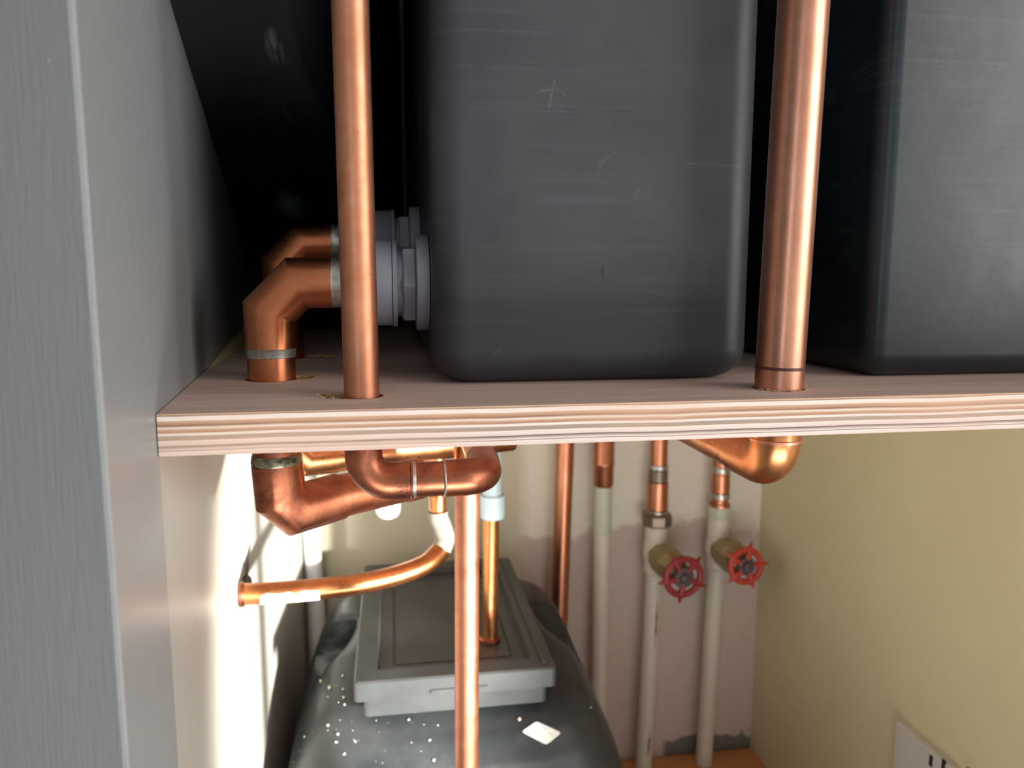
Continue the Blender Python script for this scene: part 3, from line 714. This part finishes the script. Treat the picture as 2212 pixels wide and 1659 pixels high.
# ------------------------------------------------------------------ pipes along the back wall
def line(pa, pb, Y):
    a = PY(*pa, Y); b = PY(*pb, Y); d = (b - a) / (b.z - a.z); return lambda z: a + d * (z - a.z)
zat = lambda y, Y: PY(1400, y, Y).z
L = line((1221, 970), (1208, 1320), 1.262)
tag(MB().tube([L(SB - .0006), L(BT + .0006)], .0152).build('copper_pipe', M_red), 'reddish copper pipe running down the back wall beside the lower tank', 'pipe')

Yp = 1.266
L = line((1303, 1060), (1292, 1560), Yp); z0 = zat(1046, Yp)
root = empty('painted_pipe', L(BT), 'cream painted pipe on the back wall with a bare copper fitting at its top', 'pipe')
MB().tube([L(z0 + .006), L(BT + .0006)], .0145).build('pipe', M_cream_pipe, root)
MB().lathe(L(zat(1148, Yp)), L(1) - L(0), [(0, .0146), (.001, .0158), (z0 - zat(1148, Yp), .0158), (z0 - zat(1148, Yp) + .001, .0146)]).build('painted_sleeve', M_green_pipe, root)
MB().lathe(L(z0), L(1) - L(0), [(0, .0150), (.004, .0172), (.038, .0176), (.040, .0186), (.043, .0186), (.045, .0176), (SB - z0 - .0006, .0176)]).build('coupling', M_red, root)

def wheel(root, c, ax, R, mat, rot):
    ax = ax.normalized(); u = Vector((0, 0, 1)).cross(ax).normalized(); v = ax.cross(u)
    def at(r, a, t=0): return c + (u * math.cos(a) + v * math.sin(a)) * r + ax * t
    mb = MB(); rings = []
    for i in range(60):
        a = 2 * PI * i / 60; e = u * math.cos(a) + v * math.sin(a)
        rings.append([c + e * (R + .0056 * math.cos(b)) + ax * .0046 * math.sin(b) for b in [2 * PI * j / 12 for j in range(12)]])
    rings.append(rings[0]); mb.loft(rings, cap0=False, cap1=False)
    for i in range(5):
        a = rot + 2 * PI * i / 5
        mb.tube([at(R - .002, a), at(R + .007, a), at(R + .0150, a)], [.0062, .0036, .0014], 10)
        mb.tube([at(.012, a + .1, .001), at(R * .6, a + .05, .0015), at(R - .001, a, 0)], [.0054, .0048, .0060], 10)
    w = mb.build('handwheel', mat, root, smooth=60)
    h = MB().lathe(c - ax * .004, ax, [(0, .015), (.006, R * .60), (.009, R * .56), (.0095, .009), (.011, .008), (.0145, .0075), (.0155, .004)], 24)
    h.build('hub', M_hub, w)
def valve(top, mid, botm, wheel_px, Rw, label, mat, rot, nut_y, cop_y, painted_label, Rn, nutmat, joints, chips=()):
    Y = 1.264; L1 = line(top, mid, Y); L2 = line(mid, botm, Y); zm = PY(*mid, Y).z
    root = empty('stop_valve', L2(BT), label, 'valve', 'valves with red handwheels on the back wall')
    zn = zat(nut_y, Y); up = (L1(1) - L1(0)).normalized()
    MB().tube([L1(SB - .0006), L1(zn + .010)], .0148).build('copper_pipe', M_red, root)
    for (ya, yb_, r, m) in joints:
        za, zb = zat(yb_, Y), zat(ya, Y)
        MB().lathe(L1(za), up, [(0, .0148), (.001, r), (zb - za - .001, r), (zb - za, .0148)]).build('coupling' if m is M_red or m is M_orange else 'solder_joint', m, root)
    MB().lathe(L1(zn - .002), up, [(0, Rn * .93), (.003, Rn), (.019, Rn * 1.02), (.023, Rn * .88), (.026, .0160)], 8, .2).build('compression_nut', nutmat, root, smooth=25)
    p = L1(zm)
    wc = PY(*wheel_px, Y - .082); ax = (wc - p).normalized()
    vb = MB().lathe(L1(zm - .042), up, [(0, .0165), (.004, .0200), (.014, .0205), (.022, .0190), (.034, .0225), (.050, .0225), (.062, .0190), (.072, .0200), (zn - zm + .042 - .001, .0195)], 28)
    vb.build('valve_body', M_cream_pipe, root, smooth=50)
    MB().lathe(p + ax * .010, ax, [(0, .0235), (.014, .0265), (.020, .0292), (.038, .0296), (.044, .0255), (.062, .0200), (.066, .0120)], 8, .4).build('bonnet', M_olive, root, smooth=22)
    ln = (wc - p).length
    MB().tube([p + ax * .05, wc], .0055, 16).build('spindle', M_olive, root)
    wheel(root, wc, (ax + Vector((-.10, -.9, .22))).normalized(), Rw, mat, rot)
    pp_ = MB().tube([L2(zm - .040), L2(BT + .0006)], .0150).build('painted_pipe', M_cream_pipe, root)
    for (ya, yb_, dx) in chips:
        za, zb = zat(yb_, Y), zat(ya, Y); ns = 8; rg = []
        for k in range(ns + 1):
            t = k / ns; w = .0018 * math.sin(PI * min(max(t, .04), .96)) * (1 + .4 * math.sin(k * 2.7)); c_ = L2(za + (zb - za) * t)
            rg.append([c_ + Vector((math.sin(a_) * .0152, -math.cos(a_) * .0152, 0)) for a_ in (dx - w / .015, dx, dx + w / .015)])
        MB().loft(rg, closed=False, cap0=False, cap1=False).build('paint_chip', M_brown, pp_)
valve((1424, 970), (1416, 1190), (1392, 1610), (1476, 1246), .0310, 'valve with the larger dark red handwheel, nearer the lower tank', M_redd, 0.80, 1132, 1105, '', .0268, M_nut,
      [(1003, 1014, .0168, M_solder), (1014, 1040, .0166, M_nut), (1040, 1100, .0182, M_red), (1101, 1108, .0192, M_solder)], chips=((1288, 1392, .25), (1570, 1625, .2)))
valve((1560, 970), (1550, 1180), (1522, 1610), (1611, 1222), .0276, 'valve with the smaller bright red handwheel, nearer the right wall', M_redp, 0.05, 1122, 1100, '', .0205, M_green_pipe,
      [(1013, 1026, .0166, M_solder), (1030, 1068, .0164, M_red), (1070, 1082, .0176, M_solder), (1092, 1108, .0186, M_red)])

# ------------------------------------------------------------------ white socket plate on the right wall
sz1 = PY(2010, 1548, 0.876).z; s0, s1, sd = 0.752, 0.876, .011
root = empty('wall_socket', (XR, (s0 + s1) / 2, sz1 - .124), 'pale grey-white socket plate low on the right wall', 'socket')
def plate(ins, x): return [Vector((x, y, z)) for y, z in ((s0 + ins, sz1 - .124 + ins), (s1 - ins, sz1 - .124 + ins), (s1 - ins, sz1 - ins), (s0 + ins, sz1 - ins))]
MB().loft([plate(0, XR - .0004), plate(0, XR - sd + .002), plate(.002, XR - sd)]).build('faceplate', plain('pale_socket_plastic', rgb(206, 208, 202), .4, .08), root, smooth=0)
sl_ = MB()
def on_plate(px, py): r = ray(px, py); return CAM + r * ((XR - sd) / r.x)
for px, py, hy, hz in ((2011, 1643, .0030, .0075), (2038, 1653, .0030, .0075), (2092, 1672, .003, .0075)):
    p = on_plate(px, py); sl_ = MB().box((XR - sd - .0003, p.y - hy, p.z - hz), (XR - sd + .001, p.y + hy, p.z + hz)); sl_.build('slot', M_slot, root, smooth=0)
